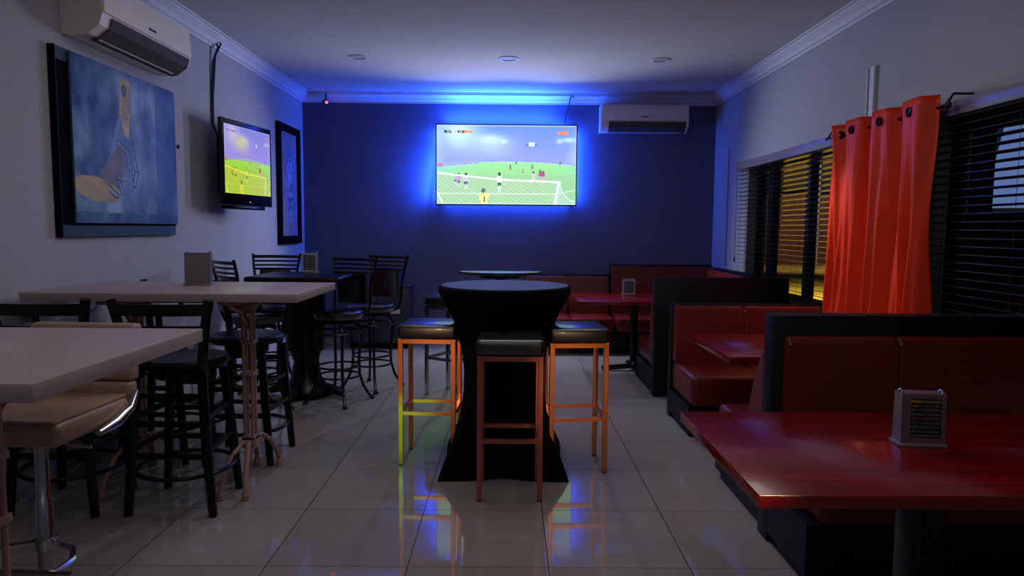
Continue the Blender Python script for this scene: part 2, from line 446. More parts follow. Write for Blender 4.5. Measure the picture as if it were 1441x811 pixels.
# big television on the back wall: x -0.89..0.82, z 1.715..2.68
tv = thing('television', 'large wall television showing a football goal with blue glow behind it', 'television', (-.035, 8.395, 2.195))
TW, TH = 1.70, .968
bx('casing', M['tv_black'], tv, -TW/2, TW/2, 0, .035, -TH/2, TH/2, bev=.004)
bx('rear_housing', M['tv_black'], tv, -.5, .5, .035, .085, -.30, .25, bev=.01)
sc = picture('screen', TW-.03, TH-.03, 330, 186, football, M['screen'], tv); sc.location = (0, -.003, 0)
# small television on the left wall, bracket mounted, turned towards the room
tv2 = thing('television', 'smaller black television on the left wall showing a bright green pitch', 'television', (-2.30, 6.02, 1.955))
ang = math.atan2(6.56-5.66, -2.20+2.35)   # along its width
TW2, TH2 = 1.0, .71
piv = tv2; tv2.location = (-2.285, 6.07, 1.965); tv2.rotation_euler = (0, 0, math.atan2(.80, .135))
b = MB(); b.box(-.33, .36, 0, .07, -.27, .25, .02); b.build('rear_housing', M['tv_black'], tv2, smooth=True)
bx('casing', M['tv_black'], tv2, -.41, .385, -.035, .0, -.352, .352, bev=.008)
sc = picture('screen', .73, .56, 170, 120, football_warm, M['screen2'], tv2); sc.location = (-.012, -.037, .025)
bx('stand_bar', M['tv_black'], tv2, -.3, .3, -.01, .06, -.385, -.352, bev=.006)
bx('logo', M['white_plastic'], tv2, -.014, .014, -.038, -.034, -.325, -.315)
b = MB(); b.box(-.04, .04, .09, .15, -.08, .08); b.build('wall_bracket', M['black_metal'], tv2)

# cables
b = MB(); b.tube([(-2.485, 5.97, 3.0), (-2.46, 5.99, 2.94), (-2.485, 5.93, 2.80), (-2.488, 5.91, 2.5), (-2.488, 5.90, 2.30), (-2.44, 5.92, 2.15)], .010, 6)
b.tube([(-2.49, 6.03, 3.0), (-2.44, 6.0, 2.97), (-2.47, 5.95, 2.86), (-2.49, 5.93, 2.5), (-2.488, 5.92, 2.25)], .007, 6)
tag(b.build('television_cable', M['cable'], smooth=True), 'dark cable hanging from the cornice to the smaller television', 'cable')
b = MB(); b.tube([(.76, 8.38, 2.99), (.74, 8.37, 3.02), (.72, 8.38, 2.98), (.71, 8.46, 2.92), (.68, 8.48, 2.8), (.66, 8.47, 2.66)], .008, 6)
tag(b.build('television_cable', M['cable'], smooth=True), 'short dark cable dropping from the cornice behind the large television', 'cable')

# ------------------------------------------------------------------ air conditioners
def aircon(label, loc, rz, w=1.05):
    t = thing('air_conditioner', label, 'air conditioner', loc, rz, 'split air conditioners')
    # local: back on the wall at y=0, front towards -y, z 0..0.32
    h = w/2
    b = MB(); b.prism([(0, .01), (0, .32), (-.17, .32), (-.222, .30), (-.235, .125), (-.215, .06), (-.15, .012), (-.07, .0)], 'x', -h, h)
    b.build('casing', M['ac_white'], t, smooth=False)
    b = MB(); b.prism([(-.2355, .125), (-.2455, .13), (-.2335, .31), (-.224, .312)], 'x', -h+.006, h-.006); b.build('front_panel', M['ac_white'], t)
    b = MB(); b.prism([(-.11, -.004), (-.155, .004), (-.222, .055), (-.240, .105), (-.238, .118), (-.20, .07), (-.12, .01)], 'x', -h+.09, h-.03); b.build('louvre', M['ac_dark'], t)
    b = MB(); b.prism([(-.150, -.004), (-.160, .002), (-.152, .006)], 'x', -h+.10, h-.10); b.build('louvre_edge', M['white_plastic'], t)
    bx('badge', M['badge'], t, -.045, .035, -.248, -.238, .165, .178)
    return t
aircon('white split air conditioner high on the left wall above the blue painting', (-2.5, 4.50, 2.49), R(90), 1.07)
aircon('white split air conditioner on the back wall right of the large television', (1.595, 8.5, 2.585), 0, 1.03)

# ------------------------------------------------------------------ pictures
def ell(u, v, cx_, cy_, rx, ry, a=0):
    c, s = math.cos(a), math.sin(a); x = u-cx_; y = v-cy_
    return ((x*c+y*s)/rx)**2+((-x*s+y*c)/ry)**2
def painting(u, v):
    u0, v0 = u, v; u += .055; v = .13+(v-.04)*.86
    n = noise.fractal((u*3, v*3, 2.1), 1.0, 2.0, 5); n2 = noise.fractal((u*9, v*5, 7.1), 1.0, 2.0, 4)
    c = mixc((.15, .23, .33), (.54, .63, .70), .38+.7*n+.5*n2)
    g = math.exp(-(((u-.55)/.3)**2+((v-.62)/.36)**2)); c = mixc(c, (.58, .66, .78), .55*g)
    if v < .16: c = mixc(c, (.12, .20, .45), (.16-v)*4)
    if u0 > .76: c = mixc(c, (.17, .25, .42), .35+.35*n2)
    # tall blade, widening towards the top
    def inpoly(poly):
        r = False; j = len(poly)-1
        for i in range(len(poly)):
            xi, yi = poly[i]; xj, yj = poly[j]
            if (yi > v) != (yj > v) and u < (xj-xi)*(v-yi)/(yj-yi)+xi: r = not r
            j = i
        return r
    yel = (.78, .68, .38)
    if inpoly([(.47, .13), (.57, .14), (.56, .32), (.53, .47), (.49, .45), (.45, .33)]): c = mixc(yel, (.45, .42, .36), .3+n2)
    if ell(u, v, .50, .20, .022, .035) < 1: c = (.35, .42, .52) if ell(u, v, .50, .20, .014, .024) < 1 else (.25, .28, .33)
    if inpoly([(.44, .35), (.47, .36), (.37, .62), (.34, .60)]): c = mixc(c, (.55, .60, .68), .6)
    if inpoly([(.27, .68), (.34, .60), (.46, .50), (.50, .52), (.47, .64), (.45, .76), (.36, .78), (.28, .73)]): c = mixc((.50, .46, .42), (.30, .33, .42), .4+n2)
    if ell(u, v, .235, .775, .20, .065, .12) < 1: c = mixc((.85, .70, .28), (.52, .50, .42), .3+n)
    if ell(u, v, .33, .70, .055, .05, .5) < 1: c = mixc(c, (.45, .42, .38), .7)
    # pale hooked sculpture
    for a0, a1 in (((.43, .50), (.50, .54)), ((.50, .50), (.58, .55)), ((.56, .53), (.60, .66)), ((.60, .66), (.57, .73)), ((.51, .54), (.54, .66)), ((.42, .70), (.54, .70)), ((.54, .66), (.55, .75)), ((.43, .72), (.45, .78)), ((.27, .66), (.28, .74)), ((.28, .74), (.40, .80)), ((.53, .36), (.52, .50))):
        d = seg_d(u, v, *a0, *a1, 1)
        if d < .018: c = mixc(c, (.58, .64, .72) if d < .009 else (.18, .22, .30), .5+n2)
    if v0 > .93: c = mixc(c, (.15, .22, .36), .3+.5*n2)
    return tuple(max(0, min(1, q)) for q in c)
pt = thing('painting', 'large blue abstract painting with a yellow blade shape in a deep frame', 'painting', (-2.5, 4.50, 1.89), R(90))
W, Hh = 1.32, 1.045
bx('backing_board', M['frame_blue'], pt, -W/2, W/2, -.03, -.002, -Hh/2, Hh/2, bev=.003)
b = MB(); b.box(-W/2-.004, -W/2+.008, -.036, 0, -Hh/2, Hh/2); b.box(-W/2+.022, -W/2+.112, -.034, -.03, -Hh/2+.07, Hh/2-.075); b.box(-W/2+.11, W/2, -.035, -.03, -Hh/2+.068, -Hh/2+.078)
b.build('shadow_frame', M['black_paint'], pt)
bx('stretcher', M['frame_blue'], pt, -W/2+.11, W/2-.002, -.048, -.036, -Hh/2+.08, Hh/2-.01, bev=.002)
cv = picture('canvas', W-.116, Hh-.092, 240, 200, painting, M['attr'], pt); cv.location = (.054, -.050, .035)

def figures(u, v):
    n = noise.noise((u*8, v*12, 3))
    c = mixc((.62, .55, .56), (.50, .46, .52), .5+n)
    if u < .13: c = (.42, .25, .17)
    # a long pale sketched standing figure
    for cxx in (.50, .62):
        for x0, y0, x1, y1, w in ((0, .24, 0, .30, .05), (0, .30, .0, .52, .05), (-.08, .33, -.10, .50, .02), (.08, .33, .10, .50, .02), (-.03, .52, -.04, .74, .03), (.04, .52, .05, .74, .03), (-.04, .74, -.02, .86, .02), (.05, .74, .06, .86, .02), (-.06, .18, -.10, .14, .02), (.06, .18, .10, .14, .02)):
            d = seg_d(u, v, cxx+x0, y0, cxx+x1, y1, .55)
            if d < w*.8: c = mixc(c, (.70, .76, .88) if d < w*.45+n*.02 else (.22, .23, .40), .75)
        if ell(u, v, cxx, .20, .07, .045) < 1: c = (.35, .42, .66)
    if .62 < v < .66 and .4 < u < .75: c = mixc(c, (.2, .22, .42), .6)
    return c
pf = thing('framed_picture', 'tall narrow picture of a pale figure in a thick black frame', 'picture', (-2.5, 7.89, 1.905), R(90))
W, Hh = .76, 1.32
b = MB()
b.box(-W/2, -W/2+.08, -.04, 0, -Hh/2, Hh/2, .004); b.box(W/2-.08, W/2, -.04, 0, -Hh/2, Hh/2, .004); b.box(-W/2+.07, W/2-.07, -.039, 0, Hh/2-.08, Hh/2, .004); b.box(-W/2+.07, W/2-.07, -.039, 0, -Hh/2, -Hh/2+.09, .004)
b.build('frame', M['black_paint'], pf)
bx('mount_edge', M['brown_wood'], pf, -W/2+.08, -W/2+.12, -.022, -.004, -Hh/2+.09, Hh/2-.08)
cv = picture('print', W-.16, Hh-.17, 90, 160, figures, M['attr'], pf); cv.location = (0, -.012, .005)

# ------------------------------------------------------------------ ceiling downlights, camera, conduits, switch
for i, (x, lab) in enumerate(((-1.44, 'round recessed downlight at the left of the ceiling row'), (-.012, 'round recessed downlight in the middle of the ceiling row'), (1.43, 'round recessed downlight at the right of the ceiling row'))):
    t = thing('downlight', lab, 'ceiling light', (x, 6.73, ZC), group='recessed ceiling downlights')
    b = MB(); b.lathe([(.066, -.002), (.070, -.009), (.094, -.006), (.097, 0.0)], 32); b.build('rim', M['white_plastic'], t, smooth=True)
    b = MB(); b.lathe([(.066, -.004), (.03, -.003), (.001, -.003)], 28); b.build('lens', M['lens'], t)
sc_ = thing('security_camera', 'small black security camera with a red light under the cornice', 'camera', (-2.19, 8.44, 2.985))
b = MB(); b.tube([(0, .02, .03), (-.0, -.03, .03), (0, -.035, -.05)], .010, 8); b.lathe([(.03, .02), (.03, .045)], 12, (0, .02)); b.build('mount', M['tv_black'], sc_, smooth=True)
b = MB(); b.tube([(-.03, -.0, -.06), (.012, -.06, -.072)], .03, 14); b.build('body', M['tv_black'], sc_, smooth=True)
b = MB(); bmesh.ops.create_icosphere(b.bm, subdivisions=2, radius=.016, matrix=Matrix.Translation((.018, -.072, -.074))); b.build('led', M['red_led'], sc_, smooth=True)
b = MB(); b.box(2.478, 2.499, 4.80, 4.86, 2.16, 2.56, .003); b.box(2.470, 2.499, 4.87, 4.885, 2.16, 2.555, .003)
tag(b.build('cable_trunking', M['white_plastic']), 'white cable trunking running up the wall above the orange curtain', 'trunking')
b = MB(); b.box(2.492, 2.499, 7.93, 7.95, 1.02, 2.37, .002)
tag(b.build('wall_conduit', M['holder']), 'thin vertical conduit on the right wall near the far corner', 'conduit')
b = MB(); b.lathe([(.016, 0), (.018, .006), (.008, .012)], 12); o = b.build('wall_plug', M['badge']); o.rotation_euler = (0, R(90), 0); o.location = (-2.5, 5.294, 2.03)
tag(o, 'small dark round fitting on the left wall beside the blue painting', 'wall fitting')

# ------------------------------------------------------------------ tables on the left
def trestle(b_, x, y, h, w=.0):
    pass
def white_table(label, x0, x1, y0, y1, h, xs):
    t = thing('bar_table', label, 'table', ((x0+x1)/2, (y0+y1)/2, 0), group='pale bar height tables')
    lx, ly = (x1-x0)/2, (y1-y0)/2
    b = MB(); b.box(-lx, lx, -ly, ly, h-.042, h, .003, 2); b.build('tabletop', M['white_top'], t, smooth=True)
    for x in xs:
        b = MB()
        for dx, dy in ((-.022, -.022), (.022, -.022), (-.022, .022), (.022, .022)):
            b.tube([(x+dx, dy, .24), (x+dx, dy, h-.10)], .0095, 8)
        for z in (.26, .62, .80, h-.10):
            b.box(x-.038, x+.038, -.038, .038, z-.012, z+.012, .004)
        b.box(x-.05, x+.05, -.28, .28, h-.072, h-.043, .004)
        b.tube([(x, -.25, h-.08), (x, -.12, h-.12), (x, -.03, h-.2)], .012, 6); b.tube([(x, .25, h-.08), (x, .12, h-.12), (x, .03, h-.2)], .012, 6)
        b.box(x-.038, x+.038, -.038, .038, .20, .27, .008)
        b.build('column', M['trestle'], t, smooth=True)
        for s in (-1, 1):
            for ddx in (-1, 1):
                f = MB(); f.tube([(x, s*.03, .235), (x+ddx*.02, s*.10, .245), (x+ddx*.045, s*.18, .19), (x+ddx*.06, s*.245, .10), (x+ddx*.065, s*.265, .045)], [.017, .015, .014, .013, .014], 8)
                f.lathe([(.018, 0), (.023, .008), (.019, .016), (.023, .024), (.018, .034), (.014, .05)], 10, (x+ddx*.066, s*.267))
                f.build('foot', M['trestle'], t, smooth=True)
    return t
white_table('pale bar table in the near left corner of the room', -2.46, -1.00, 1.44, 2.25, 1.10, [-1.42+1.73, -2.1+1.73])
white_table('pale bar table against the left wall with a menu holder on it', -2.425, -1.05, 3.42, 4.19, 1.10, [-1.44+1.7375, -2.06+1.7375])

# dark table behind
t = thing('bar_table', 'dark bar table with rounded corners standing behind the pale tables', 'table', (-1.66, 5.66, 0))
b = MB(); b.box(-.38, .36, -.36, .36, 1.0, 1.05, .022, 4); b.build('tabletop', M['black_wood'], t, smooth=True)
b = MB(); b.lathe([(.165, .40), (.165, .98), (.20, 1.0)], 28, (-.06, .17)); b.build('column', M['black_wood'], t, smooth=True)
b = MB(); b.lathe([(.20, .0), (.20, .05), (.18, .07), (.13, .16), (.10, .30), (.14, .40)], 28, (-.06, .17))
for a in range(4):
    c, s = math.cos(R(a*90-8)), math.sin(R(a*90-8)); b.tube([(c*.12-.06, s*.12+.17, .08), (c*.24-.06, s*.24+.17, .06), (c*.33-.06, s*.33+.17, .03)], [.045, .04, .03], 8)
b.build('base', M['black_metal'], t, smooth=True)

# ------------------------------------------------------------------ black wooden bar stools
def wood_stool(label, loc, rz):
    t = thing('bar_stool', label, 'stool', loc, rz, 'black wooden bar stools with rail backs')
    m = M['black_wood']
    # local: front +y, back at -y
    b = MB(); b.lathe([(.12, .715), (.20, .725), (.222, .745), (.224, .762), (.21, .772), (.15, .768), (.05, .764), (.001, .764)], 32)
    for v in b.bm.verts: v.co.x *= 1.02; v.co.y *= .96
    b.build('seat', m, t, smooth=True)
    b = MB(); b.lathe([(.13, .665), (.13, .70), (.10, .716)], 24); b.build('swivel', M['black_metal'], t, smooth=True)
    for sx in (-1, 1):
        b = MB(); b.tube([(sx*.195, .185, 0), (sx*.165, .165, .40), (sx*.14, .15, .69)], [.021, .025, .025], 8); b.build('leg', m, t, smooth=True)
        b = MB(); b.tube([(sx*.21, -.19, 0), (sx*.18, -.175, .40), (sx*.165, -.16, .69)], [.021, .025, .025], 8); b.build('leg', m, t, smooth=True)
        b = MB(); b.tube([(sx*.155, -.12, .70), (sx*.172, -.175, .76), (sx*.19, -.195, .86), (sx*.232, -.225, 1.085)], [.022, .024, .024, .023], 8); b.build('back_post', m, t, smooth=True)
    b = MB()
    for z, r in ((1.035, .028), (.945, .012), (.885, .012)):
        k = .19+.04*(z-.86)/.22; yb = -.195-.03*(z-.86)/.22
        n = 9; v = []
        for i in range(n):
            u = -1+2*i/(n-1); v.append((u*k, yb-.03*(1-u*u)))
        poly = [(x, y) for x, y in v]+[(x, y-.018) for x, y in v[::-1]]
        b.prism(poly, 'z', z-r, z+r)
    b.box(-.013, .013, -.243, -.228, .885, 1.03)
    b.build('back_rails', m, t, smooth=True)
    b = MB()
    for z in (.30, .46):
        f = (1-z/.69)
        xf = .14+.055*f; xr = .165+.045*f; yf = .15+.035*f; yr = -.16-.03*f
        b.bar((-xf, yf, z), (xf, yf, z), .026); b.bar((-xr, yr, z), (xr, yr, z), .026)
        b.bar((-xf, yf, z+.03), (-xr, yr, z+.03), .024); b.bar((xf, yf, z+.03), (xr, yr, z+.03), .024)
    b.bar((-.15, .155, .60), (.15, .155, .60), .022); b.bar((-.17, -.165, .60), (.17, -.165, .60), .022)
    b.build('stretchers', m, t)
    b = MB(); b.tube([(.235*math.cos(a*math.pi/12), .235*math.sin(a*math.pi/12), .20) for a in range(24)], .011, 8, closed=True); b.build('foot_ring', M['black_metal'], t, smooth=True)
    return t
s0 = wood_stool('black rail-backed bar stool on the near side of the menu table, right one', (-1.665, 3.515, 0), 0)
dup(s0, (-2.24, 3.50, 0), 0, 'black rail-backed bar stool farthest left, behind the near pale table')
dup(s0, (-1.62, 4.25, 0), R(180), 'black rail-backed bar stool across the menu table, on its right side')
dup(s0, (-2.14, 4.27, 0), R(180), 'black rail-backed bar stool across the menu table, against the left wall')

# ------------------------------------------------------------------ black metal swivel chairs
def metal_chair(label, loc, rz, pad='black_vinyl'):
    t = thing('bar_chair', label, 'chair', loc, rz, 'black metal bar chairs with padded backs')
    m = M['black_metal']
    b = MB(); b.lathe([(.10, .690), (.19, .695), (.205, .715), (.205, .745), (.185, .762), (.10, .768), (.001, .768)], 32); b.build('seat', M['black_vinyl'], t, smooth=True)
    b = MB(); b.lathe([(.12, .655), (.15, .66), (.15, .685), (.12, .69)], 24); b.build('swivel', m, t, smooth=True)
    for k in range(4):
        a = R(45+90*k); c, s = math.cos(a), math.sin(a)
        pr = [(.10, .665), (.15, .645), (.185, .60), (.19, .54), (.175, .45), (.165, .33), (.17, .22), (.20, .12), (.245, .04), (.27, .012)]
        b = MB(); b.tube([(c*r, s*r, z) for r, z in pr], .0125, 8); b.lathe([(.018, 0), (.022, .006), (.018, .02), (.01, .028)], 10, (c*.272, s*.272))
        b.build('leg', m, t, smooth=True)
    for rr, z in ((.168, .30), (.172, .22), (.19, .58)):
        b = MB(); b.tube([(rr*math.cos(a*math.pi/12), rr*math.sin(a*math.pi/12), z) for a in range(24)], .009, 6, closed=True)
        b.build('foot_ring', m, t, smooth=True)
    b = MB()
    for sx in (-1, 1):
        b.tube([(sx*.10, -.10, .675), (sx*.165, -.17, .71), (sx*.175, -.20, .80), (sx*.18, -.205, .95), (sx*.20, -.225, 1.08), (sx*.215, -.255, 1.19)], .012, 8)
    for z, r in ((1.165, .014), (1.125, .009), (1.088, .009), (1.055, .010)):
        w = .195+.02*(z-1.05)/.13; y = -.222-.03*(z-1.08)/.11
        b.tube([(w*(-1+2*i/8), y-.03*(1-(-1+2*i/8)**2), z) for i in range(9)], r, 8)
    b.build('back_frame', m, t, smooth=True)
    b = MB(); n = 10; f = []
    for i in range(n+1):
        u = -1+2*i/n; f.append((u*.135, -.205-.03*(1-u*u)))
    b.prism([(x, y+.018) for x, y in f]+[(x, y-.018) for x, y in f[::-1]], 'z', .80, 1.05)
    b.build('back_pad', M[pad], t, smooth=True)
    return t
c0 = metal_chair('black metal bar chair with a black back pad coloured brown for warm light, farthest right by the back wall', (-1.22, 6.14, 0), R(152), 'warm_lit_vinyl')
c1 = metal_chair('black metal bar chair with padded back at the right of the dark table', (-1.392, 5.626, 0), R(158))
dup(c1, (-2.11, 6.05, 0), R(180), 'black metal bar chair at the far side of the dark table by the left wall')
dup(c1, (-1.97, 5.36, 0), R(-45), 'black metal bar chair turned sideways at the left end of the dark table')

# ------------------------------------------------------------------ beige swivel stool
t = thing('swivel_stool', 'beige leather swivel bar stool with chrome pole tucked under the near table', 'stool', (-1.665, 2.42, 0), R(177))
# local front +y ; rotated so it faces the camera
b = MB()
b.box(-.215, .215, -.20, .215, .705, .79, .03, 4)
b.box(-.205, .205, -.19, .205, .785, .797, .006, 2)
b.build('seat', M['beige'], t, smooth=True)
b = MB()
for i in range(4):
    z0 = .765+i*.073; b.box(-.21, .21, -.255-.015*i, -.195-.015*i, z0, z0+.070, .014, 3)
b.build('backrest', M['beige'], t, smooth=True)
for s in (-1, 1):
    b = MB(); b.tube([(s*.222, -.22, .80), (s*.226, -.17, .745), (s*.228, -.08, .715), (s*.228, .02, .705)], [.012, .019, .021, .012], 10); b.build('side_trim', M['chrome'], t, smooth=True)
b = MB(); b.lathe([(.028, .04), (.028, .45), (.022, .46), (.022, .66), (.06, .68), (.06, .70)], 20); b.build('gas_lift', M['chrome'], t, smooth=True)
b = MB(); b.lathe([(.21, 0), (.21, .008), (.14, .02), (.04, .04), (.03, .06)], 36); b.build('base', M['chrome'], t, smooth=True)
b = MB(); b.tube([(-.03, .0, .29), (-.12, .03, .285), (-.17, .10, .28), (-.17, .20, .28)], .011, 8); b.tube([(.03, .0, .29), (.12, .03, .285), (.17, .10, .28), (.17, .20, .28)], .011, 8); b.tube([(-.24, .20, .28), (.24, .20, .28)], .012, 8); b.lathe([(.035, .27), (.035, .31)], 16)
b.build('footrest', M['chrome'], t, smooth=True)
b = MB(); b.tube([(-.03, .0, .67), (-.14, .02, .66), (-.20, .02, .655)], .006, 8); b.build('height_lever', M['chrome'], t, smooth=True)

# ------------------------------------------------------------------ cocktail table in black cover
t = thing('cocktail_table', 'round cocktail table in a stretched black cover among the square stools', 'table', (-.022, 4.19, 0))
b = MB()
prof = [(1.092, .385, 0), (1.086, .398, 0), (1.06, .402, 0), (1.03, .392, 0), (.96, .352, 0), (.88, .312, 0), (.78, .28, 0), (.66, .255, .02), (.56, .246, .06), (.46, .250, .16), (.36, .262, .35), (.26, .283, .58), (.16, .312, .80), (.08, .338, .94), (0, .362, 1.0)]
seg = 72; rings = []
for z, r, sq in prof:
    ring = []
    for k in range(seg):
        a = 2*math.pi*k/seg
        # four pointed star: corner radius larger on the diagonals
        cdi = abs(math.sin(2*a))           # 1 on diagonals
        half = .262 + .113*max(0, 1-z/.42)**1.25
        q = half/max(abs(math.cos(a)), abs(math.sin(a)))*(1-.11*(1-cdi))
        rr = r*(1-sq)+q*sq
        zz = z
        if z < .3: zz = z + (1-cdi)*.022*(1-z/.3)
        ring.append(b.bm.verts.new((rr*math.cos(a), rr*math.sin(a), zz)))
    rings.append(ring)
for A, B in zip(rings, rings[1:]):
    for k in range(seg): b.bm.faces.new((A[k], A[(k+1) % seg], B[(k+1) % seg], B[k]))
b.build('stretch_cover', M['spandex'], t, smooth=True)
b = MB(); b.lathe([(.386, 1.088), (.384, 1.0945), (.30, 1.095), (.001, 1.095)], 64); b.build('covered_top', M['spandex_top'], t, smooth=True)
b = MB(); b.tube([(0, 0, .03), (0, 0, 1.06)], .03, 12)
for k in range(4):
    a = R(45+90*k); b.tube([(0, 0, .05), (.30*math.cos(a), .30*math.sin(a), .03), (.49*math.cos(a), .49*math.sin(a), .016)], .014, 8)
b.build('inner_stand', M['black_metal'], t)

t = thing('cocktail_table', 'second round table with a glossy dark patterned top behind the covered one', 'table', (-.068, 5.66, 0))
b = MB(); b.lathe([(.30, 1.065), (.338, 1.07), (.345, 1.08), (.343, 1.09), (.33, 1.094), (.001, 1.094)], 56); b.build('tabletop', M['granite'], t, smooth=True)
b = MB(); b.lathe([(.17, 1.035), (.17, 1.064)], 24); b.tube([(0, 0, .03), (0, 0, 1.04)], .035, 14); b.lathe([(.22, 0), (.22, .015), (.06, .04), (.04, .06)], 32); b.build('pedestal', M['black_metal'], t, smooth=True)

# ------------------------------------------------------------------ square tube stools
def square_stool(label, loc, rz, fm, w=.345, d=.335):
    t = thing('square_stool', label, 'stool', loc, rz, 'square padded stools around the cocktail tables')
    hx, hy = w/2, d/2; k = .028
    b = MB(); b.box(-hx-.006, hx+.006, -hy-.006, hy+.006, .775, .862, .026, 4); b.build('seat', M['black_vinyl'], t, smooth=True)
    ps = [(-1, -1), (1, -1), (1, 1), (-1, 1)]
    for sx, sy in ps:
        x = sx*(hx-k/2); y = sy*(hy-k/2)
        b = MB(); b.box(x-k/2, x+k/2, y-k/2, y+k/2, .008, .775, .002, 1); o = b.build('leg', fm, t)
        b = MB(); b.box(x-k/2+.001, x+k/2-.001, y-k/2+.001, y+k/2-.001, 0, .008); b.build('rubber_foot', M['black_vinyl'], o)
    b = MB()
    z0, z1 = .748, .774
    b.box(-hx+k, hx-k, -hy, -hy+k, z0, z1); b.box(-hx+k, hx-k, hy-k, hy, z0, z1); b.box(-hx, -hx+k, -hy+k, hy-k, z0, z1); b.box(hx-k, hx, -hy+k, hy-k, z0, z1)
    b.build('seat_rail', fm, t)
    z0, z1 = .312, .334
    b = MB(); b.box(-hx+k, hx-k, -hy+.003, -hy+k-.003, z0, z1); b.box(-hx+k, hx-k, hy-k+.003, hy-.003, z0, z1)
    b.box(-hx+.003, -hx+k-.003, -hy+k, hy-k, z0, z1); b.box(hx-k+.003, hx-.003, -hy+k, hy-k, z0, z1)
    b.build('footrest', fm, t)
    return t
square_stool('black padded square stool with chrome legs coloured for an orange reflection left of the covered table', (-.475, 4.235, 0), R(-3), M['orange_reflect'])
square_stool('black padded square stool with chrome legs coloured for an orange reflection right of the covered table', (.405, 4.125, 0), R(4), M['orange_reflect'])
square_stool('black padded square stool with chrome legs coloured for a pink reflection in front of the covered table', (.013, 3.69, 0), R(0), M['rose_reflect'], .345, .32)
square_stool('black padded square stool with chrome legs beside the second round table', (-.49, 5.93, 0), R(-32), M['chrome'], .33, .33)

# ------------------------------------------------------------------ booths on the right
def cushion(name, parent, x0, x1, y0, y1, z0, z1, bev=.03, m=None):
    return bx(name, m or M['red_vinyl'], parent, x0, x1, y0, y1, z0, z1, bev=bev, seg=4)
def back_pad(parent, x0, x1, yf_bot, yf_top, yb, z0, z1):
    # a slanted padded back with rounded top; faces side of smaller/larger y alike
    s = 1 if yb > yf_bot else -1
    b = MB(); n = 6
    poly = [(yb, z0), (yf_bot, z0), (yf_bot + (yf_top-yf_bot)*.5 - s*.012, (z0+z1)/2)]
    poly += [(yf_top + s*.03*(1-math.cos(a*math.pi/2/n)), z1-.035+.035*math.sin(a*math.pi/2/n)) for a in range(n+1)]
    poly += [(yb, z1)]
    b.prism(poly, 'x', x0, x1)
    es = [e for e in b.bm.edges if abs(e.verts[0].co.x-e.verts[1].co.x) < 1e-5 and not (abs(e.verts[0].co.y-yb) < 1e-4 and abs(e.verts[1].co.y-yb) < 1e-4)]
    bmesh.ops.bevel(b.bm, geom=es, offset=.014, segments=3, affect='EDGES', clamp_overlap=True)
    return b.build('backrest_cushion', M['red_vinyl'], parent, smooth=True)

def booth(label, loc, x0, x1, front, depth, hback, seat_h=.43, thick=.20, panel=.10, split=True, frame=0, slant=.07, gap0=0.0, seat_cut=0.0):
    """bench facing -y (front=-1) or +y (front=+1); loc.y is the outer back face of the panel"""
    t = thing('booth_bench', label, 'bench', loc, 0, 'red vinyl booth benches')
    f = front; X0, X1 = x0, x1
    b = MB(); b.box(X0, X1, 0, f*panel, 0, hback, .006, 2); b.build('back_panel', M['booth_black'], t, smooth=True)
    b = MB(); b.box(X0+.0, X1-seat_cut, f*panel, f*(depth-.03), .05, seat_h-thick); b.box(X0+.02, X1-.02-seat_cut, f*panel, f*(depth-.07), 0, .05)
    b.build('plinth', M['booth_black'], t)
    xs = [X0+.012+gap0, X0+.535, X1-.01] if split else [X0+.012+gap0, X1-.01]
    for a, c in zip(xs, xs[1:]):
        cushion('seat_cushion', t, a+.002, min(c-.002, X1-.01-seat_cut), f*(panel+.005), f*depth, seat_h-thick+.002, seat_h, .035)
        back_pad(t, a+.002, c-.002, f*(panel+.06+slant), f*(panel+.055), f*(panel+.001), seat_h+.002, hback-frame)
    return t
# front booth: high panel, bench facing the camera
booth('red booth bench nearest the camera, facing it, with a wide black framed back', (1.20, 3.20, 0), 0, 1.19, -1, .56, 1.055, .43, .17, .12, True, .09, .0, .03)
# second booth: two benches with a table between
booth('short red booth bench with its back against the nearest black panel, facing away', (1.22, 3.215, 0), 0, 1.05, 1, .76, .875, .43, .18, .03, True, 0.0, .22)
booth('red booth bench facing the camera behind the small red table', (1.245, 5.30, 0), 0, 1.145, -1, .66, .875, .435, .215, .08, True, .012, .05, seat_cut=.13)
# third booth bench facing away, tall black panel towards the camera
booth('booth bench behind the tall black panel, facing the back wall', (1.25, 5.85, 0), 0, 1.14, 1, .80, 1.03, .42, .19, .10, True, .03, .10)
# side plinth block linking second and third booths
# back wall benches
booth('low long red booth bench along the back wall left of the taller one', (.19, 8.495, 0), 0, 1.04, -1, .64, .88, .42, .17, .06, True, .012, .05)
booth('taller red booth bench in the far right corner against the back wall', (1.235, 8.495, 0), 0, 1.25, -1, .64, 1.01, .42, .17, .06, True, .02, .05)
# bench along right wall in the far corner (faces -x): build rotated
t = thing('booth_bench', 'red booth bench along the right wall in the far corner', 'bench', (2.40, 6.68, 0), 0, 'red vinyl booth benches')
b = MB(); b.box(-.07, 0, 0, 1.17, 0, 1.01, .006, 2); b.build('back_panel', M['booth_black'], t, smooth=True)
b = MB(); b.box(-.50, -.07, 0, 1.17, 0, .25); b.build('plinth', M['booth_black'], t)
cushion('seat_cushion', t, -.54, -.075, 0.002, 1.168, .252, .42, .03)
cushion('backrest_cushion', t, -.15, -.072, .002, 1.168, .425, .99, .03)

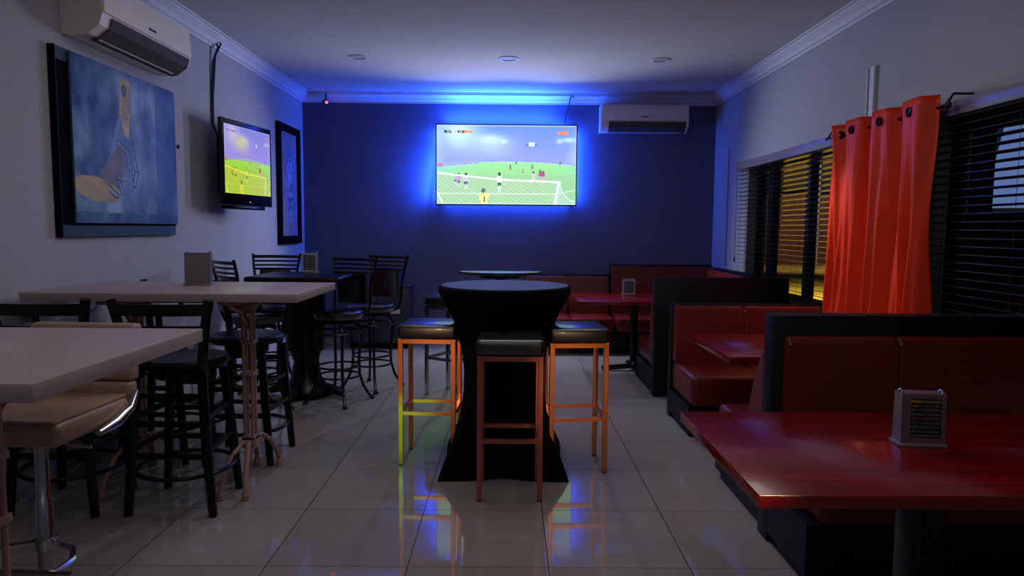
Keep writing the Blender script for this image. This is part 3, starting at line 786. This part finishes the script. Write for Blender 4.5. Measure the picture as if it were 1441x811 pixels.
def red_table(label, x0, x1, y0, y1, px, kind):
    t = thing('booth_table', label, 'table', ((x0+x1)/2, (y0+y1)/2, 0), group='red topped booth tables')
    lx, ly = (x1-x0)/2, (y1-y0)/2
    b = MB(); b.box(-lx, lx, -ly, ly, .712, .75, .003, 2); b.build('tabletop', M['mahogany'], t, smooth=True)
    p = px-(x0+x1)/2
    b = MB()
    if kind == 'block':
        b.box(p-.05, p+.05, -.05, .05, .02, .712, .006, 2)
    else:
        b.tube([(p, 0, .03), (p, 0, .70)], .038, 16)
    b.build('pedestal', M['black_metal'], t, smooth=True)
    b = MB()
    b.tube([(p-.32, 0, .022), (p, 0, .05), (p+.32, 0, .022)], .026, 8); b.tube([(p, -.32, .022), (p, 0, .05), (p, .32, .022)], .026, 8)
    b.lathe([(.06, .03), (.055, .08), (.04, .10)], 16, (p, 0)); b.build('base', M['black_metal'], t, smooth=True)
    b = MB(); b.box(p-.2, p+.2, -.03, .03, .695, .712); b.box(p-.03, p+.03, -.2, .2, .69, .711); b.build('top_bracket', M['black_metal'], t)
    return t
red_table('large glossy red booth table nearest the camera with a menu holder', .655, 2.47, 1.74, 2.565, 1.33, 'block')
red_table('small glossy red booth table between the middle benches', 1.20, 2.26, 3.70, 4.53, 1.70, 'round')
red_table('red booth table in the far corner in front of the back wall benches', .668, 1.93, 6.57, 7.37, 1.28, 'round')

# ------------------------------------------------------------------ menu holders
def menucard(kind):
    def f(u, v):
        if kind == 'dark':
            if u < .20 or u > .92 or v < .08 or v > .91: return (.34, .28, .31)
            c = (.05, .045, .05)
            row = int(v*11); q = v*11 % 1
            if .25 < q < .65 and .14 < u < .9:
                cols = [(.35, .35, .32), (.62, .5, .18), (.6, .22, .12), (.45, .4, .38), (.4, .38, .36), (.45, .12, .14), (.2, .38, .25), (.22, .42, .28), (.2, .4, .25), (.3, .3, .3), (.3, .3, .3)]
                if noise.noise((u*40, row*3.1, 2)) > -.15: c = cols[row] if u < .42 else mixc(cols[row], (.30, .34, .31), .7)
            return c
        if kind == 'plain':
            return mixc((.46, .42, .44), (.40, .37, .40), v)
        c = (.22, .21, .25)
        if u < .09 or u > .91 or v < .07 or v > .94: return (.62, .62, .70)
        if int(v*14) % 2 and .18 < u < .84 and noise.noise((u*30, int(v*14), 5)) > -.1: c = (.40, .38, .44)
        return c
    return f
def menu_holder(label, loc, rz, w, h, kind):
    t = thing('menu_holder', label, 'menu holder', loc, rz, 'menu holders')
    b = MB(); b.box(-w/2-.008, w/2+.008, -.038, .038, 0, .012, .004, 2); b.build('base', M['holder'], t, smooth=True)
    b = MB(); b.prism([(-.030, .012), (.030, .012), (.026, h), (-.026, h)], 'x', -w/2, w/2); b.build('body', M['holder'], t)
    pc = picture('menu_card', w-.006, h-.022, 40, 60, menucard(kind), M['attr'], t); pc.location = (0, -.0292, .012+h/2-.006); pc.rotation_euler = (R(-1.3), 0, 0)
    b = MB()
    for s in (-1, 1): b.tube([(s*(w/2-.006), -.018, h), (s*(w/2-.006), .0, h+.008), (s*(w/2-.006), .018, h)], .004, 6)
    b.build('clip', M['chrome'], t, smooth=True)
    return t
menu_holder('silver menu holder with a dark printed card on the nearest red table', (1.325, 2.175, .75), R(-6), .135, .172, 'dark')
menu_holder('plain grey menu holder on the pale table by the left wall', (-1.76, 3.93, 1.10), R(8), .135, .185, 'plain')
menu_holder('clear framed menu holder on the dark table near the back corner', (-1.665, 5.80, 1.05), R(6), .125, .17, 'clear')
menu_holder('small menu holder on the far corner red table', (1.255, 7.18, .75), R(-4), .13, .17, 'clear')

# ------------------------------------------------------------------ low cabinet at the back wall
t = thing('low_cabinet', 'low dark cabinet against the back wall behind the bar chairs', 'cabinet', (-1.55, 8.32, 0))
b = MB(); b.box(-.38, .38, -.16, .17, .06, .73, .006); b.build('carcass', M['cabinet'], t, smooth=True)
b = MB(); b.box(-.40, .40, -.18, .172, .73, .755, .005); b.build('top', M['cabinet'], t, smooth=True)
b = MB(); b.box(-.34, .34, -.14, .15, 0, .06); b.build('plinth', M['black_paint'], t)
for x0 in (-.36, .005):
    d = MB(); d.box(x0, x0+.355, -.178, -.161, .09, .70, .005); o = d.build('door', M['cabinet'], t, smooth=True)
    e = MB(); e.tube([(x0+(.32 if x0 < 0 else .035), -.18, .40), (x0+(.32 if x0 < 0 else .035), -.20, .42), (x0+(.32 if x0 < 0 else .035), -.20, .50), (x0+(.32 if x0 < 0 else .035), -.18, .52)], .006, 8); e.build('handle', M['chrome'], o, smooth=True)
bx('sticker', M['white_plastic'], t, .16, .27, -.181, -.179, .42, .475)

# ------------------------------------------------------------------ outside the windows
M['lawn'] = mat('outside_lawn', (0.50, 0.47, 0.20), 0.9, noise_amt=0.5, noise_scale=1.2)
M['brick'] = mat('outside_brick', (0.26, 0.15, 0.11), 0.9, noise_amt=0.3, noise_scale=3)
M['glow_out'] = mat('outside_glowing_panel', (0.72, 0.80, 0.92), 0.7, noise_amt=0.1, emit=(.55, .68, 1), estr=.38)  # panel emits by itself, standing for the light falling on it
M['grey_out'] = mat('outside_grey_column', (0.45, 0.50, 0.52), 0.7)
M['dark_out'] = mat('outside_dark_wall', (0.06, 0.06, 0.07), 0.9)
M['lamp_on'] = mat('lamp_on', (1, .95, .5), 0.5, emit=(1, .95, .45), estr=9)
M['lamp_green'] = mat('lamp_green', (.6, 1, .7), 0.5, emit=(.7, 1, .8), estr=6)
b = MB(); b.box(2.7, 60, -10, 60, -.35, -.2); o = struct('ground', b, M['lawn']); 
def outbuilding(label, x0, x1, y0, y1, h, m, roofh):
    t = thing('building', label, 'building', ((x0+x1)/2, (y0+y1)/2, -.2))
    w, d = (x1-x0)/2, (y1-y0)/2
    b = MB(); b.box(-w, w, -d, d, 0, h); b.build('wall', m, t)
    b = MB(); b.prism([(-w-.4, h), (w+.4, h), (0, h+roofh)], 'y', -d-.4, d+.4); b.build('roof', M['dark_out'], t)
    return t
outbuilding('brown brick building across the lawn seen through the far blind', 9, 22, 33, 41, 3.6, M['brick'], 1.6)
# pale canopy side seen through the near window
t = thing('street_canopy', 'pale blue lit canopy panel outside the near window', 'canopy', (6.0, 8.4, -.2))
b = MB()
P = [(8.50, 2.70), (7.2, 2.66), (7.2, 1.70), (8.78, 1.74)]
b.prism([(y-8.4, z+.2) for y, z in P], 'x', 0, .05); b.build('panel', M['glow_out'], t)
b = MB(); b.prism([(8.57-8.4, 2.91), (8.85-8.4, 2.91), (8.98-8.4, 1.90), (8.84-8.4, 1.90)], 'x', -.02, .06); b.build('edge_board', M['grey_out'], t)
b = MB(); b.box(-.05, .05, .85, 1.08, 0, 3.0); b.build('post', M['grey_out'], t)
b = MB(); b.box(.06, .12, -3.0, 1.3, 0, 1.88); b.build('lawn_blocker_wall', M['dark_out'], t)  # added dark wall that hides the lit lawn behind it
b = MB(); b.box(-.04, .06, -1.2, -1.1, 0, 2.9); b.box(.0, .1, -.6, 1.5, 3.0, 3.1); b.build('frame', M['dark_out'], t)
for x, y, z, m, lab, r in ((9, 14.5, 2.67, 'lamp_on', 'yellow street lamp on a pole seen through the near blind', .07), (14, 31.4, 4.8, 'lamp_green', 'pale green street lamp beyond the far window', .11)):
    t = thing('street_lamp', lab, 'street lamp', (x, y, -.2))
    b = MB(); b.tube([(0, 0, 0), (0, 0, z), ], .04, 8); b.tube([(0, 0, z), (0, .1, z+.18), (0, -.05, z+.24)], .03, 8); b.build('pole', M['grey_out'], t)
    b = MB(); bmesh.ops.create_icosphere(b.bm, subdivisions=2, radius=r, matrix=Matrix.Translation((-.05, 0, z+.2))); b.build('lamp_head', M[m], t, smooth=True)

# ------------------------------------------------------------------ lights
def light(kind, name, loc, energy, col, size=None, size_y=None, target=None, rot=None, spot=None, blend=.5, radius=0.0):
    d = bpy.data.lights.new(name, kind); d.energy = energy; d.color = col
    if kind == 'AREA':
        d.shape = 'RECTANGLE'; d.size = size; d.size_y = size_y or size
    elif kind in ('POINT', 'SPOT'): d.shadow_soft_size = radius
    if kind == 'SPOT': d.spot_size = spot; d.spot_blend = blend
    o = bpy.data.objects.new(name, d); COL.objects.link(o); o.location = loc
    if target is not None:
        o.rotation_euler = (Vector(target)-Vector(loc)).to_track_quat('-Z', 'Y').to_euler()
    elif rot: o.rotation_euler = rot
    return o
BLUE = (.02, .10, 1.0)
zc = 2.195; xc = -.035
light('AREA', 'led_strip', (xc, 8.44, zc+.45), 34, BLUE, 1.5, .03, target=(xc, 8.47, zc+.60))
light('AREA', 'led_strip', (xc-.1, 8.40, zc+.50), 42, BLUE, 1.3, .02, target=(xc-.1, 8.38, zc+.70))
light('AREA', 'led_strip', (xc, 8.44, zc-.45), 14, BLUE, 1.5, .03, target=(xc, 8.475, zc-.60))
light('AREA', 'led_strip', (xc-.81, 8.44, zc), 26, BLUE, .03, .85, target=(xc-.98, 8.47, zc))
light('AREA', 'led_strip', (xc-.865, 8.41, zc), 24, BLUE, .02, .85, target=(xc-1.08, 8.40, zc+.03))
light('AREA', 'led_strip', (xc+.81, 8.44, zc), 26, BLUE, .03, .85, target=(xc+.98, 8.475, zc))
# light thrown by the screen
for dx in (-.5, .5):
    for dz in (-.25, .25):
        o = light('SPOT', 'screen_light', (xc+dx, 8.36, zc+dz), 60, (.78, .83, 1.0), target=(xc+dx, 0, zc+dz-3.4), spot=R(150), blend=.5)
        o.visible_glossy = False
# added unseen area fills brightening the room, two overhead and one behind the camera
light('AREA', 'room_fill', (-.2, 1.4, 3.0), 13, (1.0, .88, .85), 2.4, 1.2, target=(-.2, 1.45, 0))
light('AREA', 'room_fill', (0, 3.9, 3.0), 20, (1.0, .93, .92), 2.4, 1.0, target=(0, 3.95, 0))
light('AREA', 'room_fill', (0, -2.3, 2.3), 7, (.92, .90, 1.0), 3.6, 1.4, target=(0, 5.5, 1.5))
# added spots behind the camera colouring stool frames: two warm, one green
light('SPOT', 'stool_tint_spot', (-.9, -.6, 1.3), 340, (1.0, .55, .30), target=(-.475, 4.07, .57), spot=R(8), blend=.5, radius=.12)
light('SPOT', 'stool_tint_spot', (.7, -.6, 1.3), 340, (1.0, .55, .25), target=(.405, 3.96, .50), spot=R(9), blend=.5, radius=.12)
light('SPOT', 'stool_tint_spot', (-.9, -.6, .9), 1300, (.16, 1.0, .10), target=(-.63, 4.07, .22), spot=R(5.5), blend=.6, radius=.08)
light('SPOT', 'curtain_fill_spot', (1.75, 5.75, 2.3), 85, (1.0, .74, .42), target=(2.33, 4.45, .85), spot=R(58), blend=.8, radius=.12)  # added spot giving the curtain folds contrast
# outside
light('SPOT', 'street_light', (6, 13, 6), 11000, (1.0, .66, .24), target=(6.4, 15.5, 0), spot=R(85), blend=.9)
light('SPOT', 'street_light', (13, 26, 7), 3000, (1.0, .6, .35), target=(14, 33, 1.5), spot=R(120), blend=.8)

w = bpy.data.worlds.new('night'); S.world = w; w.use_nodes = True
w.node_tree.nodes['Background'].inputs[0].default_value = (.012, .011, .012, 1); w.node_tree.nodes['Background'].inputs[1].default_value = .6

# ------------------------------------------------------------------ camera
F = 973.0
th = math.atan(83.5/F); psi = R(.30); rho = R(.45)
fwd = Vector((math.sin(psi)*math.cos(th), math.cos(psi)*math.cos(th), -math.sin(th)))
r0 = Vector((math.cos(psi), -math.sin(psi), 0)); u0 = r0.cross(fwd)
rr = r0*math.cos(rho)+u0*math.sin(rho); uu = rr.cross(fwd)
cd = bpy.data.cameras.new('camera'); cam = bpy.data.objects.new('camera', cd); COL.objects.link(cam)
cam.matrix_world = Matrix(((rr.x, uu.x, -fwd.x, 0), (rr.y, uu.y, -fwd.y, 0), (rr.z, uu.z, -fwd.z, 1.434), (0, 0, 0, 1)))
cd.sensor_fit = 'HORIZONTAL'; cd.sensor_width = 36; cd.lens = 36*F/1441
cd.clip_start = .05; cd.clip_end = 200
S.camera = cam
S.view_settings.view_transform = 'Standard'
S.view_settings.look = 'None'
S.view_settings.exposure = 0
S.view_settings.gamma = 1
